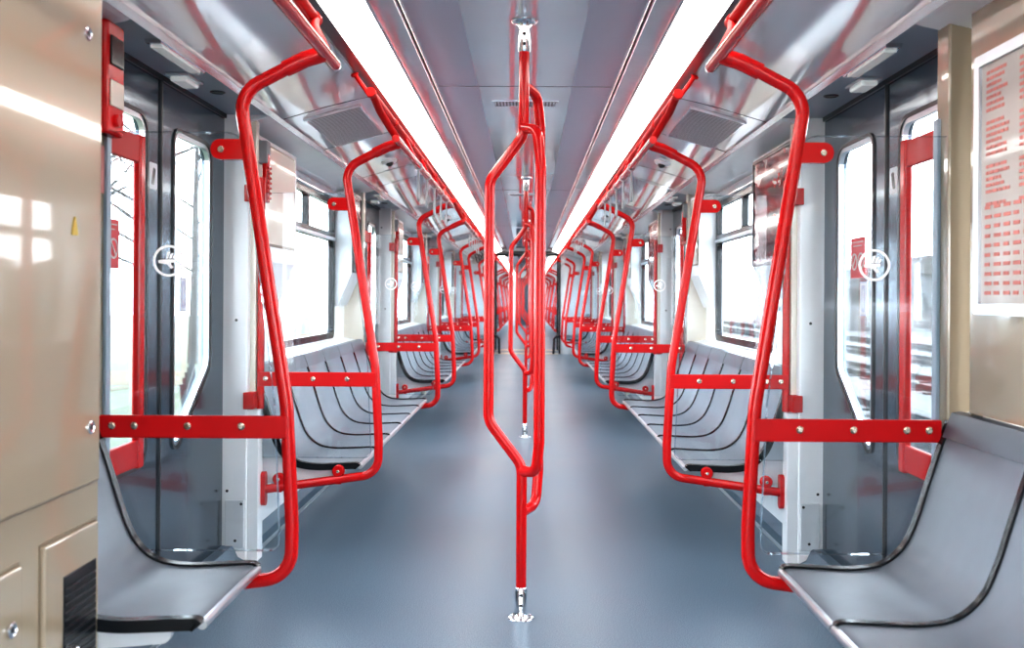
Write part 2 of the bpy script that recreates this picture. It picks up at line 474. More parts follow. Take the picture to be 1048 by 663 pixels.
# gangway
struct('floor', lambda bm: box(bm, -.8, .8, YEND, C2, -.05, 0), M['floor'])
struct('trim_9', lambda bm: box(bm, -.66, .66, YEND-.12, YEND+.32, 0, .006), M['thresh'])
struct('trim_9', lambda bm: box(bm, -.66, .66, C2-.3, C2+.1, 0, .006), M['thresh'])
for s, nm in ((-1, 'wall_left'), (1, 'wall_right')):
    def bel(bm):
        n = 14; L = (C2-YEND-.12)/n
        pts = []
        for k in range(n+1):
            y = YEND+.06+L*k
            pts.append((.72, y)); 
            if k < n: pts.append((.77, y+L*.5))
        for (x0, ya), (x1, yb) in zip(pts, pts[1:]):
            v = [bm.verts.new(q) for q in ((s*x0, ya, 0), (s*x1, yb, 0), (s*x1, yb, 2.06), (s*x0, ya, 2.06))]
            bm.faces.new(v)
    struct(nm, bel, M['bellows'])
struct('ceiling', lambda bm: box(bm, -.8, .8, YEND+.06, C2-.06, 2.06, 2.08), M['bellows'])
for s in (-1, 1):
    t = obj('gangway_buffer', lambda bm: sheet(bm, [(s*.70, .33), (s*.60, .33), (s*.575, .30), (s*.57, .05), (s*.565, .0)], YEND-.06, YEND+.22, .045 if s > 0 else -.045), M['black'])
    tag(t, 'black bent rubber guard at foot of the gangway opening, %s' % SIDE[s][3:], 'guard', 'gangway guards')

# ------------------------------------------------------------------ door posts
for s in (-1, 1):
    for i, c in enumerate(D + E):
        # far post (white) and near post
        def far(bm):
            box(bm, *xs(s, 1.165, 1.33), c+.705, c+.785, .0, 1.889, .006)
            box(bm, *xs(s, 1.118, 1.166), c+.712, c+.785, .0, .64, .004)
        def near(bm):
            box(bm, *xs(s, 1.15, 1.33), c-.785, c-.705, .0, 1.889, .006)
        struct('trim_10', far, M['white'])
        struct('trim_16', lambda bm: box(bm, *xs(s, 1.142, 1.166), c+.745, c+.785, .64, 1.889, .003), M['cream'])
        struct('trim_11', near, M['beige'] if i == 0 else M['cream'])
        if i < 3:
            def pl(bm):
                box(bm, *xs(s, 1.175, 1.255), c+.698, c+.706, .06, .26, .002)
            struct('trim_12', pl, M['plate'])
            def screws(bm):
                for x, z in ((1.185, .245), (1.21, .09), (1.245, .30), (1.21, 1.02), (1.245, 1.72)):
                    disc(bm, (s*x, c+.6985, z), (0, -1, 0), .006, .003, 12)
            struct('trim_13', screws, M['black'])
        # grey cable strip on the near post
        if i == 0:
            struct('trim_14', lambda bm: box(bm, *xs(s, 1.14, 1.152), c-.735, c-.705, .3, 1.62, .003), M['soffit'])

# ------------------------------------------------------------------ doors
XD = 1.268
def leaf_pts(far):
    if far: return [(.12, .575), (.17, .575), (.525, .84), (.525, 1.72), (.12, 1.72)], [.03, .03, .07, .07, .05]
    return [(-.56, .56), (-.14, .56), (-.14, 1.72), (-.56, 1.72)], [.06, .06, .06, .06]
door_protos = {}
def make_door(s, c, n):
    d = bpy.data.objects.new('door_%d' % n, None); COL.objects.link(d); d.location = (s*XD, c, 0); d['_o'] = (s*XD, c, 0); d['kind'] = 'structure'
    for far in (True, False):
        y0, y1 = (c-.01+.004, c+.705) if far else (c-.705, c-.01-.004)
        pts, rd = leaf_pts(far)
        W = [(c+a, b) for a, b in rpoly(pts, rd)]
        lf = obj('leaf', lambda bm: plate(bm, [(y0, .055), (y1, .055), (y1, 1.885), (y0, 1.885)], [W], lambda a, b, t: (s*t, a, b), XD, XD+.035), M['darkalu'], d)
        obj('seal', lambda bm: plate(bm, inset(W, -.014), [inset(W, -.001)], lambda a, b, t: (s*t, a, b), XD-.006, XD+.02), M['black'], lf)
        obj('window_trim', lambda bm: plate(bm, inset(W, -.003), [inset(W, .016)], lambda a, b, t: (s*t, a, b), XD-.002, XD+.016), M['alu'], lf)
        obj('pane', lambda bm: plate(bm, inset(W, -.002), [], lambda a, b, t: (s*t, a, b), XD+.018, XD+.022), M['glass'], lf, smooth=False)
        # stickers
        if far == (s > 0):
            sy0, sy1 = (c+.255, c+.415) if far else (c-.47, c-.31)
            st = obj('prohibition_sticker', lambda bm: box(bm, *xs(s, XD+.0165, XD+.0175), sy0, sy1, 1.205, 1.36), M['signred'], lf, smooth=False)
            ym = (sy0+sy1)/2
            def rings(bm):
                for q in (-.036, .036):
                    plate(bm, circ(ym+q, 1.268, .033), [circ(ym+q, 1.268, .026)], lambda a, b, t: (s*t, a, b), XD+.0145, XD+.0165)
                    plate(bm, [(ym+q-.02, 1.286), (ym+q-.015, 1.291), (ym+q+.02, 1.25), (ym+q+.015, 1.245)], [], lambda a, b, t: (s*t, a, b), XD+.0145, XD+.0165)
                for z, w in ((1.345, .06), (1.33, .045)):
                    box(bm, *xs(s, XD+.0145, XD+.0165), ym-w, ym+w, z-.004, z)
            obj('pictograms', rings, M['paper'], st, smooth=False)
        if far:
            v0, v1 = c+.235, c+.305
            vs = obj('sticker', lambda bm: box(bm, *xs(s, XD+.0165, XD+.0175), v0, v1, 1.06, 1.19), M['paperblue'], lf, smooth=False)
            def vline(bm):
                plate(bm, rrect(v0+.006, v1-.006, 1.066, 1.184, .008), [rrect(v0+.014, v1-.014, 1.074, 1.176, .006)], lambda a, b, t: (s*t, a, b), XD+.0145, XD+.0165)
                box(bm, *xs(s, XD+.0145, XD+.0165), (v0+v1)/2-.005, (v0+v1)/2+.005, 1.09, 1.16)
            obj('pictogram', vline, M['vsticker'], vs, smooth=False)
        else:
            q = c-.075
            vs = obj('sticker', lambda bm: plate(bm, rrect(q-.035, q+.035, 1.485, 1.575, .008), [], lambda a, b, t: (s*t, a, b), XD-.0015, XD+.001), M['vsticker'], lf, smooth=False)
            obj('pictogram', lambda bm: plate(bm, rpoly([(q-.018, 1.5), (q+.002, 1.5), (q+.018, 1.555), (q-.002, 1.56)], .006), [], lambda a, b, t: (s*t, a, b), XD-.003, XD-.001), M['black'], vs, smooth=False)
    obj('centre_seal', lambda bm: box(bm, *xs(s, XD-.008, XD+.03), c-.016, c-.004, .055, 1.885, .003), M['black'], d)
    obj('header_gap', lambda bm: box(bm, *xs(s, XD-.01, XD+.03), c-.705, c+.705, 1.872, 1.889), M['black'], d)
    obj('sill', lambda bm: prism(bm, [(s*1.2, .0), (s*1.21, .03), (s*1.262, .052), (s*1.33, .052), (s*1.33, 0)], c-.705, c+.705), M['alu'], d)
    return d
dn = 0
for s in (-1, 1):
    proto = None
    for i, c in enumerate(D + E):
        dn += 1
        if proto is None: proto = make_door(s, c, dn); dc = c
        else:
            x = dup(proto, c-dc); x.name = 'door_%d' % dn

# door grab handles, indicator lamps, lamps on the soffit
def make_handle(s, c):
    t = thing('door_grab_handle', '', 'grab handle', (s*1.165, c-.47, 1.1), 'red grab handles on the near door posts')
    obj('bar', lambda bm: box(bm, *xs(s, 1.147, 1.172), c-.485, c-.445, .6, 1.605, .006), M['red'], t)
    for z in (.605, 1.52):
        obj('arm', lambda bm: box(bm, *xs(s, 1.152, 1.168), c-.706, c-.47, z, z+.08, .004), M['redflat'], t)
    return t
def make_post_rail(s, c):
    t = thing('post_grab_rail', '', 'grab rail', (s*1.126, c+.77, 1.1), 'slim red grab rails on the white door posts')
    obj('tube', lambda bm: tube(bm, fillet([(s*1.126, c+.77, .64), (s*1.126, c+.77, 1.63)], 0), .0155), M['red'], t)
    for z in (.645, 1.52):
        obj('arm', lambda bm: box(bm, *xs(s, 1.135, 1.178), c+.690, c+.765, z, z+.07, .003), M['redflat'], t)
    return t
def make_indicator(s, c):
    t = thing('door_warning_lamp', '', 'lamp', (s*1.19, c+.03, 1.889), 'door warning lamps')
    obj('base', lambda bm: box(bm, *xs(s, 1.155, 1.235), c-.06, c+.10, 1.88, 1.889, .003), M['plate'], t)
    obj('lens', lambda bm: box(bm, *xs(s, 1.165, 1.225), c-.045, c+.085, 1.862, 1.881, .007), M['lens'], t)
    return t
def make_softlamp(s, c):
    t = thing('doorway_lamp', '', 'lamp', (s*1.105, c-.28, 1.885), 'slim lamps along the ceiling edge')
    obj('housing', lambda bm: prism(bm, [(s*1.08, 1.889), (s*1.085, 1.876), (s*1.13, 1.876), (s*1.135, 1.889)], c-.50, c-.10), M['chrome'], t)
    obj('lens', lambda bm: box(bm, *xs(s, 1.088, 1.128), c-.47, c-.13, 1.869, 1.877, .003), M['lens'], t)
    return t
def make_speaker(s, c):
    o = obj('ceiling_speaker', lambda bm: lathe(bm, (s*1.155, c+.26, 1.889), (0, 0, -1), [(.028, 0), (.028, .003), (.022, .005), (.02, .002)], 20), M['black'], loc=(s*1.155, c+.26, 1.889))
    return tag(o, '', 'speaker', 'black round soffit speakers')
for s in (-1, 1):
    for mk, txt, n in ((make_handle, 'red upright grab handle at the near post of the %s doorway %s', 7),
                       (make_post_rail, 'slim red upright rail on the far white post of the %s doorway %s', 4),
                       (make_indicator, 'clear warning lamp under the ceiling edge above the %s doorway %s', 4),
                       (make_softlamp, 'slim pale lens lamp on the ceiling edge by the %s doorway %s', 4),
                       (make_speaker, 'small black round ceiling opening above the %s doorway %s', 3)):
        p0 = None
        for i, c in enumerate((D+E)[:n]):
            lab = txt % (ORD[i], SIDE[s])
            if p0 is None: p0 = mk(s, c); p0['label'] = lab
            else: dup(p0, c-D[0], lab)

# ------------------------------------------------------------------ centre poles
def make_pole(c):
    t = thing('grab_pole', '', 'pole', (0, c, 0), 'red centre poles along the aisle')
    r = .0185
    L = .118
    def stem(bm):
        p = fillet([(0, c, .10), (0, c, .535), (-L, c, .69), (-L, c, 1.53), (0, c, 1.69), (0, c, 1.99)], [.09, .09, .07, .09])
        tube(bm, p, r)
    obj('stem', stem, M['red'], t)
    ang = math.radians(60)
    for sg, z in ((-1, (.515, .60, 1.60, 1.715)), (1, (.37, .47, 1.77, 1.865))):
        dx, dy = math.cos(ang)*L, sg*math.sin(ang)*L
        def lp(bm):
            # arms leave the stem (or the stem's axis) and rise to the upright
            lo, mlo, mhi, hi = z
            p = fillet([(0, c, lo), (dx*.85, c+dy*.85, lo+.01), (dx, c+dy, mlo+.03), (dx, c+dy, mhi-.03), (dx*.8, c+dy*.8, hi-.02), (0, c, hi)], [.05, .08, .08, .05])
            tube(bm, p, r)
        obj('side_loop', lp, M['red'], t)
    def sock(z0, up):
        def f(bm):
            k = 1 if up else -1
            lathe(bm, (0, c, z0), (0, 0, k), [(.047, 0), (.047, .003), (.044, .007), (.036, .010), (.027, .013), (.0235, .018), (.022, .026), (.022, .105), (.0185, .11)], 32)
        return f
    f1 = obj('floor_socket', sock(0., True), M['chrome'], t)
    f2 = obj('ceiling_socket', sock(ZC, False), M['chrome'], t)
    for par, zz in ((f1, (.05, .085)), (f2, (ZC-.05, ZC-.085))):
        for z in zz: obj('screw', lambda bm: disc(bm, (0, c-.0215, z), (0, -1, 0), .006, .003, 10), M['black'], par)
    return t
pole0 = make_pole(3.42); pole0['label'] = 'large red three-loop pole standing nearest in the aisle with steel floor socket'
for i, c in enumerate([7.87, 12.25, 16.6]):
    dup(pole0, c-3.42, 'red three-loop aisle pole, %s from the camera in this car' % ORD[i+1])
for i, c in enumerate(E):
    dup(pole0, c-3.42, 'tiny red pole in the next car, %s beyond the gangway' % ORD[i])

# ------------------------------------------------------------------ hoops, screens
def make_hoop(s, y):
    t = thing('grab_hoop', '', 'grab hoop', (s*.62, y, .36), 'red grab hoops at the bench ends')
    path = [(.535, 1.778), (.59, 1.765), (.768, 1.672), (.635, .83), (.618, .50), (.62, .362), (1.105, .294)]
    p = fillet([(s*a, y, b) for a, b in path], [.08, .085, .4, .3, .095], 10)
    obj('tube', lambda bm: tube(bm, p, .0185, 16), M['red'], t)
    obj('sleeve', lambda bm: tube(bm, [(s*.54, y, 1.779), (s*.59, y, 1.764), (s*.645, y, 1.737)], .0225, 16), M['red'], t)
    cl = obj('glass_clip', lambda bm: plate(bm, rpoly([(s*.742, 1.49), (s*.842, 1.49), (s*.842, 1.545), (s*.745, 1.545)], [0, .026, .026, 0]), [], lambda a, b, q: (a, q, b), y-.012, y+.012), M['red'], t)
    obj('bolt', lambda bm: disc(bm, (s*.814, y-.012, 1.517), (0, -1, 0), .009, .005, 14), M['steel'], cl)
    br = obj('crossbar', lambda bm: (box(bm, *xs(s, .628, 1.135), y-.02, y-.006, .737, .798, .004), box(bm, *xs(s, .66, 1.135), y+.006, y+.018, .74, .795, .004)), M['redflat'], t)
    for x in (.752, .897, 1.04, 1.10):
        obj('bolt', lambda bm: lathe(bm, (s*x, y-.02, .77), (0, -1, 0), [(.0105, 0), (.0105, .003), (.006, .007)], 14), M['steel'], br)
    for x, z in ((.79, .374), (1.045, .338)):
        kb = obj('clamp_knob', lambda bm: (lathe(bm, (s*x, y+.012, z), (0, -1, 0), [(.026, 0), (.026, .02), (.022, .026)], 20), box(bm, s*x-.012, s*x+.012, y-.01, y+.01, z-.055, z)), M['red'], t)
        obj('bolt', lambda bm: disc(bm, (s*x, y-.014, z), (0, -1, 0), .007, .004, 12), M['steel'], kb)
    obj('wall_flange', lambda bm: plate(bm, rrect(y-.022, y+.022, .225, .37, .02), [], lambda a, b, q: (s*q, a, b), 1.10, 1.119), M['redflat'], t)
    return t
def make_screen(s, y):
    t = thing('glass_screen', '', 'glass screen', (s*.95, y, .45), 'clear glass screens at the bench ends')
    o = rpoly([(s*.648, .43), (s*1.16, .43), (s*1.16, 1.565), (s*.755, 1.565), (s*.665, .83)], [.03, .0, .0, .05, .1])
    obj('pane', lambda bm: plate(bm, o, [], lambda a, b, q: (a, q, b), y-.004, y+.004), M['screenglass'], t, smooth=False)
    e = o; ei = inset(o, .0035)
    obj('polished_edge', lambda bm: plate(bm, e, [ei], lambda a, b, q: (a, q, b), y-.0046, y+.0046), M['edge'], t, smooth=False)
    x, z = s*.955, 1.215
    def logo(bm):
        f = lambda a, b, q: (a, q, b)
        plate(bm, circ(x, z, .043), [circ(x, z, .0365)], f, y-.0056, y-.0042)
        # winged arrow
        plate(bm, rpoly([(x-.028, z-.006), (x-.004, z-.010), (x+.006, z-.022), (x+.012, z-.018), (x+.004, z-.006), (x+.016, z-.004), (x+.016, z+.004), (x-.004, z+.004), (x-.028, z+.002)], .002, 2), [], f, y-.0056, y-.0042)
        for k in range(3):
            plate(bm, [(x-.008+.009*k, z+.006), (x-.002+.009*k, z+.006), (x+.004+.008*k, z+.026-.005*k), (x-.004+.008*k, z+.024-.005*k)], [], f, y-.0056, y-.0042)
    lg = obj('etched_emblem', logo, M['etch'], t, smooth=False); lg['label'] = 'white round winged-arrow emblem'
    return t
ys = [(i, c, k) for i, c in enumerate(D+E) for k in (-1, 1)]
for s in (-1, 1):
    h0 = g0 = None
    for i, c, k in ys:
        y = c + k*HD
        where = '%s the %s doorway %s' % ('just before' if k < 0 else 'just past', ORD[i], SIDE[s])
        if i >= len(D): where = '%s %s doorway of the next car %s' % ('before' if k < 0 else 'past', ORD[i-len(D)], SIDE[s])
        l1 = 'red tube hoop with crossbar ' + where; l2 = 'clear glass screen ' + where
        if h0 is None:
            h0 = make_hoop(s, y); g0 = make_screen(s, y); y00 = y; h0['label'] = l1; g0['label'] = l2
        else:
            dup(h0, y-y00, l1); dup(g0, y-y00, l2)

# ------------------------------------------------------------------ benches
from itertools import chain
def bez(p, n=10):
    # Catmull-Rom through points
    out = []
    q = [p[0]] + p + [p[-1]]
    for i in range(1, len(q)-2):
        a, b, c, d = [Vector(v) for v in q[i-1:i+3]]
        for k in range(n):
            t = k/n
            out.append(.5*((2*b)+(c-a)*t+(2*a-5*b+4*c-d)*t*t+(-a+3*b-3*c+d)*t**3))
    out.append(Vector(p[-1])); return [(v.x, v.y) for v in out]
PROF = bez([(.704, .392), (.72, .402), (.80, .399), (.90, .397), (.975, .412), (1.03, .458), (1.065, .53), (1.10, .64), (1.13, .73), (1.153, .797)], 5)
def make_bench(s, y0, n, w):
    t = thing('bench_seat', '', 'bench', (s*.95, y0+n*w/2, .4), 'long benches of grey shell seats')
    sg = 1 if s > 0 else -1
    pr = [(s*a, b) for a, b in PROF]
    for k in range(n):
        a = y0+k*w; b = a+w
        sh = obj('seat_shell', lambda bm: sheet(bm, pr, a+.004, b-.004, .018*sg, 8, lambda u: -sg*.007*math.sin(PI*u)), M['seat'], t)
        obj('front_lip', lambda bm: tube(bm, [(s*.703, a+.004, .388), (s*.703, b-.004, .388)], .011, 10), M['alu'], sh)
        obj('top_band', lambda bm: sheet(bm, [(s*1.137, .752), (s*1.153, .797), (s*1.16, .815), (s*1.18, .818)], a+.004, b-.004, -.006*sg, 2), M['seatband'], sh)
    for k in range(n+1):
        y = y0+k*w
        wd = .014 if k in (0, n) else .0095
        def strip(bm):
            a2 = [(s*(a), b) for a, b in PROF]
            n_ = len(a2)
            off = []
            for i in range(n_):
                p, q = Vector(a2[max(0, i-1)]), Vector(a2[min(n_-1, i+1)]); dd = (q-p).normalized()
                off.append((a2[i][0]-dd.y*.006*sg, a2[i][1]+dd.x*.006*sg))
            sheet(bm, off, y-wd, y+wd, .028*sg)
        obj('divider', strip, M['blackgloss'], t)
    for k in (0, n):
        y = y0+k*w + (.02 if k == 0 else -.02)
        def brk(bm):
            o = rpoly([(s*.775, .395), (s*.775, .345), (s*1.0, .325), (s*1.222, .30), (s*1.222, .70), (s*1.11, .60), (s*1.06, .47), (s*1.0, .40), (s*.93, .382), (s*.80, .382)], [.012, .022, .05, 0, 0, .05, .05, .05, .0, .0])
            plate(bm, o, [], lambda a, b, q: (a, q, b), y-.01, y+.01)
        obj('end_bracket', brk, M['plate'], t)
    for k in range(1, n):
        y = y0+k*w
        obj('support', lambda bm: plate(bm, [(s*.80, .372), (s*1.0, .365), (s*1.222, .45), (s*1.222, .28), (s*.82, .345)], [], lambda a, b, q: (a, q, b), y-.01, y+.01), M['plate'], t)
    return t
W = .454
for s in (-1, 1):
    b0 = make_bench(s, D[0]+HD+.025, 6, W); b0['label'] = 'long six-seat grey bench past the first doorway %s' % SIDE[s]
    for k in (1, 2): dup(b0, P*k, 'long six-seat grey bench past the %s doorway %s' % (ORD[k], SIDE[s]))
    for k in range(3): dup(b0, E[k]-D[0], 'distant grey bench past the %s doorway of the next car %s' % (ORD[k], SIDE[s]))
    e0 = make_bench(s, D[3]+HD+.025, 4, W); e0['label'] = 'short grey bench by the gangway wall %s' % SIDE[s]
nb_ = make_bench(1, D[0]-HD-.025-6*W, 6, W); nb_['label'] = 'dark grey shell seats in front below the framed timetable poster'
nb_ = make_bench(-1, D[0]-HD-.025-1*W, 1, W); nb_['label'] = 'single grey shell seat tucked behind the beige equipment cabinet'

# ------------------------------------------------------------------ overhead rails, straps
def make_rail(s, y0, y1):
    t = thing('overhead_rail', '', 'rail', (s*.55, (y0+y1)/2, 1.78), 'red overhead rails')
    obj('rail', lambda bm: tube(bm, [(s*.535, y0-.13, 1.78), (s*.535, y1+.13, 1.78)], .0165, 14), M['red'], t)
    obj('end_cap', lambda bm: tube(bm, [(s*.535, y1+.128, 1.78), (s*.535, y1+.15, 1.78)], [.0172, .013], 14), M['alu'], t)
    obj('upper_rail', lambda bm: tube(bm, [(s*.604, y0-.36, 1.925), (s*.604, y1+.2, 1.925)], .0155, 14), M['redrail'], t)
    n = int((y1-y0)/.62)
    for k in range(n+2):
        y = y0-.34 + (y1+.18-y0+.34)*k/(n+1)
        cl = obj('ceiling_clamp', lambda bm: (lathe(bm, (s*.672, y, 2.0), (-s*.068, 0, -.095), [(.016, 0), (.016, .008), (.009, .012), (.009, .11)], 14), tube(bm, [(s*.604, y-.016, 1.925), (s*.604, y+.016, 1.925)], .0195, 14)), M['redrail'], t)
    for y, ya in ((y0-.02, y0-.30), (y1+.02, y1+.17)):
        obj('strut', lambda bm: tube(bm, fillet([(s*.604, ya, 1.925), (s*.592, ya*.6+y*.4, 1.88), (s*.54, y, 1.79)], .1), .0155, 14), M['redrail'], t)
    for k in range(1, 4):
        y = y0 + (y1-y0)*k/4
        obj('hanger', lambda bm: tube(bm, [(s*.604, y, 1.925), (s*.535, y, 1.78)], .009, 10), M['red'], t)
    return t
def make_strap(s, y):
    def f(bm):
        x = s*.535
        p = fillet([(x, y, 1.765), (x, y, 1.70), (x, y-.028, 1.66), (x, y-.028, 1.61), (x, y+.028, 1.61), (x, y+.028, 1.66), (x, y, 1.70)], [.01, .03, .025, .025, .03])
        tube(bm, p, .0055, 8)
        tube(bm, [(x, y-.008, 1.78), (x, y+.008, 1.78)], .0215, 14)
    o = obj('hanging_strap', f, M['strap'], loc=(s*.535, y, 1.78))
    return tag(o, '', 'strap', 'grey hanging straps')
for s in (-1, 1):
    r0 = make_rail(s, D[0]+HD, D[1]-HD); r0['label'] = 'red double overhead rail past the first doorway %s' % SIDE[s]
    for k in (1, 2): dup(r0, P*k, 'red double overhead rail past the %s doorway %s' % (ORD[k], SIDE[s]))
    for k in range(3): dup(r0, E[k]-D[0], 'distant red overhead rail past the %s doorway of the next car %s' % (ORD[k], SIDE[s]))
    dup(r0, -P, 'nearest red double overhead rail ending at the first doorway %s' % SIDE[s])
    q = make_rail(s, D[3]+HD, YEND-.25); q['label'] = 'short red overhead rail beside the gangway wall %s' % SIDE[s]
    s0 = None; nth = 0
    for k in range(3):
        for j in range(5):
            y = D[k]+HD+.72+.42*j
            lab = 'grey strap, %s on the rail past the %s doorway, %s' % (ORD[j], ORD[k], SIDE[s][3:])
            if s0 is None: s0 = make_strap(s, y); sy = y; s0['label'] = lab
            else: dup(s0, y-sy, lab)

# ------------------------------------------------------------------ vents
def make_vent(s, y):
    t = thing('air_vent', '', 'vent', (s*.87, y, 1.95), 'slotted vents in the sloping ceiling panels')
    a, b = (.75, 1.981), (.985, 1.916)
    d = Vector((b[0]-a[0], b[1]-a[1])).normalized()
    o = lambda u, v: (s*(a[0]+d.x*u + d.y*v), a[1]+d.y*u - d.x*v)
    Lc = .243
    def pl(bm): prism(bm, [o(0, .0), o(Lc, .0), o(Lc, .007), o(0, .007)], y-.36, y+.36)
    obj('slots', pl, M['vent'], t, smooth=False)
    def fr(bm):
        for u0, u1, ya, yb in ((-.01, .0, y-.37, y+.37), (Lc, Lc+.01, y-.37, y+.37), (0, Lc, y-.37, y-.36), (0, Lc, y+.36, y+.37)):
            prism(bm, [o(u0, -.002), o(u1, -.002), o(u1, .010), o(u0, .010)], ya, yb)
    obj('frame', fr, M['cove'], t, smooth=False)
    return t
def make_cvent(y):
    t = thing('ceiling_slot_vent', '', 'vent', (0, y, ZC), 'small slotted vents in the centre ceiling')
    obj('slots', lambda bm: plate(bm, rrect(-.15, .15, y-.055, y+.055, .01), [], lambda a, b, q: (a, b, q), ZC-.003, ZC+.002), M['ventx'], t, smooth=False)
    obj('frame', lambda bm: plate(bm, rrect(-.165, .165, y-.07, y+.07, .015), [rrect(-.15, .15, y-.055, y+.055, .01)], lambda a, b, q: (a, b, q), ZC-.005, ZC+.002), M['ceil'], t, smooth=False)
    return t
for s in (-1, 1):
    v0 = make_vent(s, 4.75); v0['label'] = 'slotted air vent in the sloping ceiling past the first doorway %s' % SIDE[s]
    for k in (1, 2): dup(v0, P*k, 'slotted air vent in the sloping ceiling past the %s doorway %s' % (ORD[k], SIDE[s]))
v0 = make_cvent(4.87); v0['label'] = 'small slotted centre ceiling vent just past the nearest pole'
for k in (1, 2): dup(v0, P*k, 'small slotted centre ceiling vent just past the %s pole' % ORD[k])

# ceiling spot fittings (dome camera / hook) between the vents
def make_dome(s, y):
    t = thing('dome_camera', '', 'camera', (s*.84, y, 1.96), 'round white dome cameras on the sloping ceiling')
    ax = (-s*.26, 0, -.966)
    obj('base', lambda bm: lathe(bm, (s*.84, y, 1.963), ax, [(.05, 0), (.05, .012), (.042, .02)], 24), M['white'], t)
    obj('lens', lambda bm: lathe(bm, (s*.84, y, 1.963), ax, [(.024, .018), (.022, .03), (.014, .038), (.004, .042)], 18), M['black'], t)
    return t
for s in (-1, 1):
    v0 = make_dome(s, 6.0); v0['label'] = 'white dome camera on sloping ceiling past the first doorway %s' % SIDE[s]
    for k in (1, 2): dup(v0, P*k, 'white dome camera on sloping ceiling past the %s doorway %s' % (ORD[k], SIDE[s]))

# ------------------------------------------------------------------ wall cases
def make_case(s, y0, y1, reflscreen, zt=1.80):
    """box projecting over one end of a window, with a slanted chute below"""
    nm = 'screen_case' if reflscreen else 'hatch_case'
    t = thing(nm, '', 'wall case', (s*1.22, (y0+y1)/2, 1.2), 'black screen cases by the windows' if reflscreen else 'white hatch cases by the windows')
    body = obj('body', lambda bm: prism(bm, [(s*1.168, 1.83), (s*1.168, 1.28), (s*1.262, 1.06), (s*1.285, 1.06), (s*1.285, 1.83)], y0, y1), M['white'] if not reflscreen else M['plate'], t, smooth=False)
    if reflscreen:
        sc = obj('poster', lambda bm: box(bm, *xs(s, 1.163, 1.17), y0+.03, y1-.03, 1.24+.06, zt), M['reflscreen'], t, smooth=False); sc['label'] = 'glossy black screen with painted red and white reflections'  # screen face, its red and white reflections painted into the colour
        obj('screen_frame', lambda bm: plate(bm, rrect(y0+.015, y1-.015, 1.285, zt+.015, .012), [rrect(y0+.03, y1-.03, 1.3, zt, .008)], lambda a, b, q: (s*q, a, b), 1.158, 1.172), M['black'], t)
    else:
        h = obj('hatch', lambda bm: plate(bm, rrect(y0+.04, y1-.06, 1.36, 1.80, .012), [], lambda a, b, q: (s*q, a, b), 1.160, 1.172), M['cream'], t)
        obj('hatch_gap', lambda bm: plate(bm, rrect(y0+.03, y1-.05, 1.35, 1.81, .015), [rrect(y0+.04, y1-.06, 1.36, 1.80, .012)], lambda a, b, q: (s*q, a, b), 1.164, 1.171), M['beigedark'], t)
    return t
ya, yb = D[0]+.80, D[0]+1.57
yc, yd = D[1]-1.15, D[1]-.80
for s in (-1, 1):
    screen_near = s > 0
    A = make_case(s, ya, yb, screen_near); B = make_case(s, yc, yd, not screen_near)
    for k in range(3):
        la = ('black-red glossy screen case at near end' if screen_near else 'white case with cream hatch at near end') + ' of bench past %s doorway, %s' % (ORD[k], SIDE[s][3:])
        lb = ('black-red glossy screen case at far end' if not screen_near else 'white case with cream hatch at far end') + ' of bench past %s doorway, %s' % (ORD[k], SIDE[s][3:])
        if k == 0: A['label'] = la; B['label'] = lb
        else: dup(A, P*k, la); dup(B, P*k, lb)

# emergency levers
def make_lever(s, y):
    t = thing('emergency_release_lever', '', 'emergency handle', (s*1.15, y, 1.6), 'red emergency handles')
    obj('mount', lambda bm: box(bm, *xs(s, 1.12, 1.165), y-.03, y+.03, 1.70, 1.80, .006), M['bellows'], t)
    def grip(bm):
        box(bm, *xs(s, 1.118, 1.145), y-.022, y+.022, 1.53, 1.745, .008)
        for k in range(7): box(bm, *xs(s, 1.112, 1.12), y-.024, y+.024, 1.545+.022*k, 1.556+.022*k, .003)
    obj('grip', grip, M['red'], t)
    return t
L0 = make_lever(-1, D[0]+.86); L0['label'] = 'red ribbed emergency handle beside the window past the first doorway, cabinet side'
for k in (1, 2): dup(L0, P*k, 'red ribbed emergency handle past the %s doorway, cabinet side' % ORD[k])
L1 = make_lever(1, D[1]-.74); L1['label'] = 'red ribbed emergency handle before the second doorway, poster side'
for k in (1, 2): dup(L1, P*k, 'red ribbed emergency handle before the %s doorway, poster side' % ORD[k+1])

# red call device beside the cabinet
t = thing('emergency_call_unit', 'glossy red emergency call unit high on the post beside the beige cabinet', 'call unit', (-1.15, 2.7, 1.55))
obj('body', lambda bm: box(bm, -1.152, -1.105, 2.60, 2.715, 1.555, 1.86, .01), M['red'], t)
obj('dark_window', lambda bm: box(bm, -1.106, -1.100, 2.615, 2.70, 1.74, 1.82, .004), M['blackgloss'], t)
obj('front_plate', lambda bm: box(bm, -1.106, -1.100, 2.615, 2.70, 1.63, 1.70, .004), M['cream'], t)
obj('button', lambda bm: disc(bm, (-1.105, 2.657, 1.595), (1, 0, 0), .018, .01), M['redflat'], t)
o = obj('notice_label', lambda bm: box(bm, -1.153, -1.148, 2.62, 2.71, 1.40, 1.53, .001), M['signpale'], loc=(-1.15, 2.665, 1.46)); tag(o, 'faded pink notice label under the red call unit', 'label')

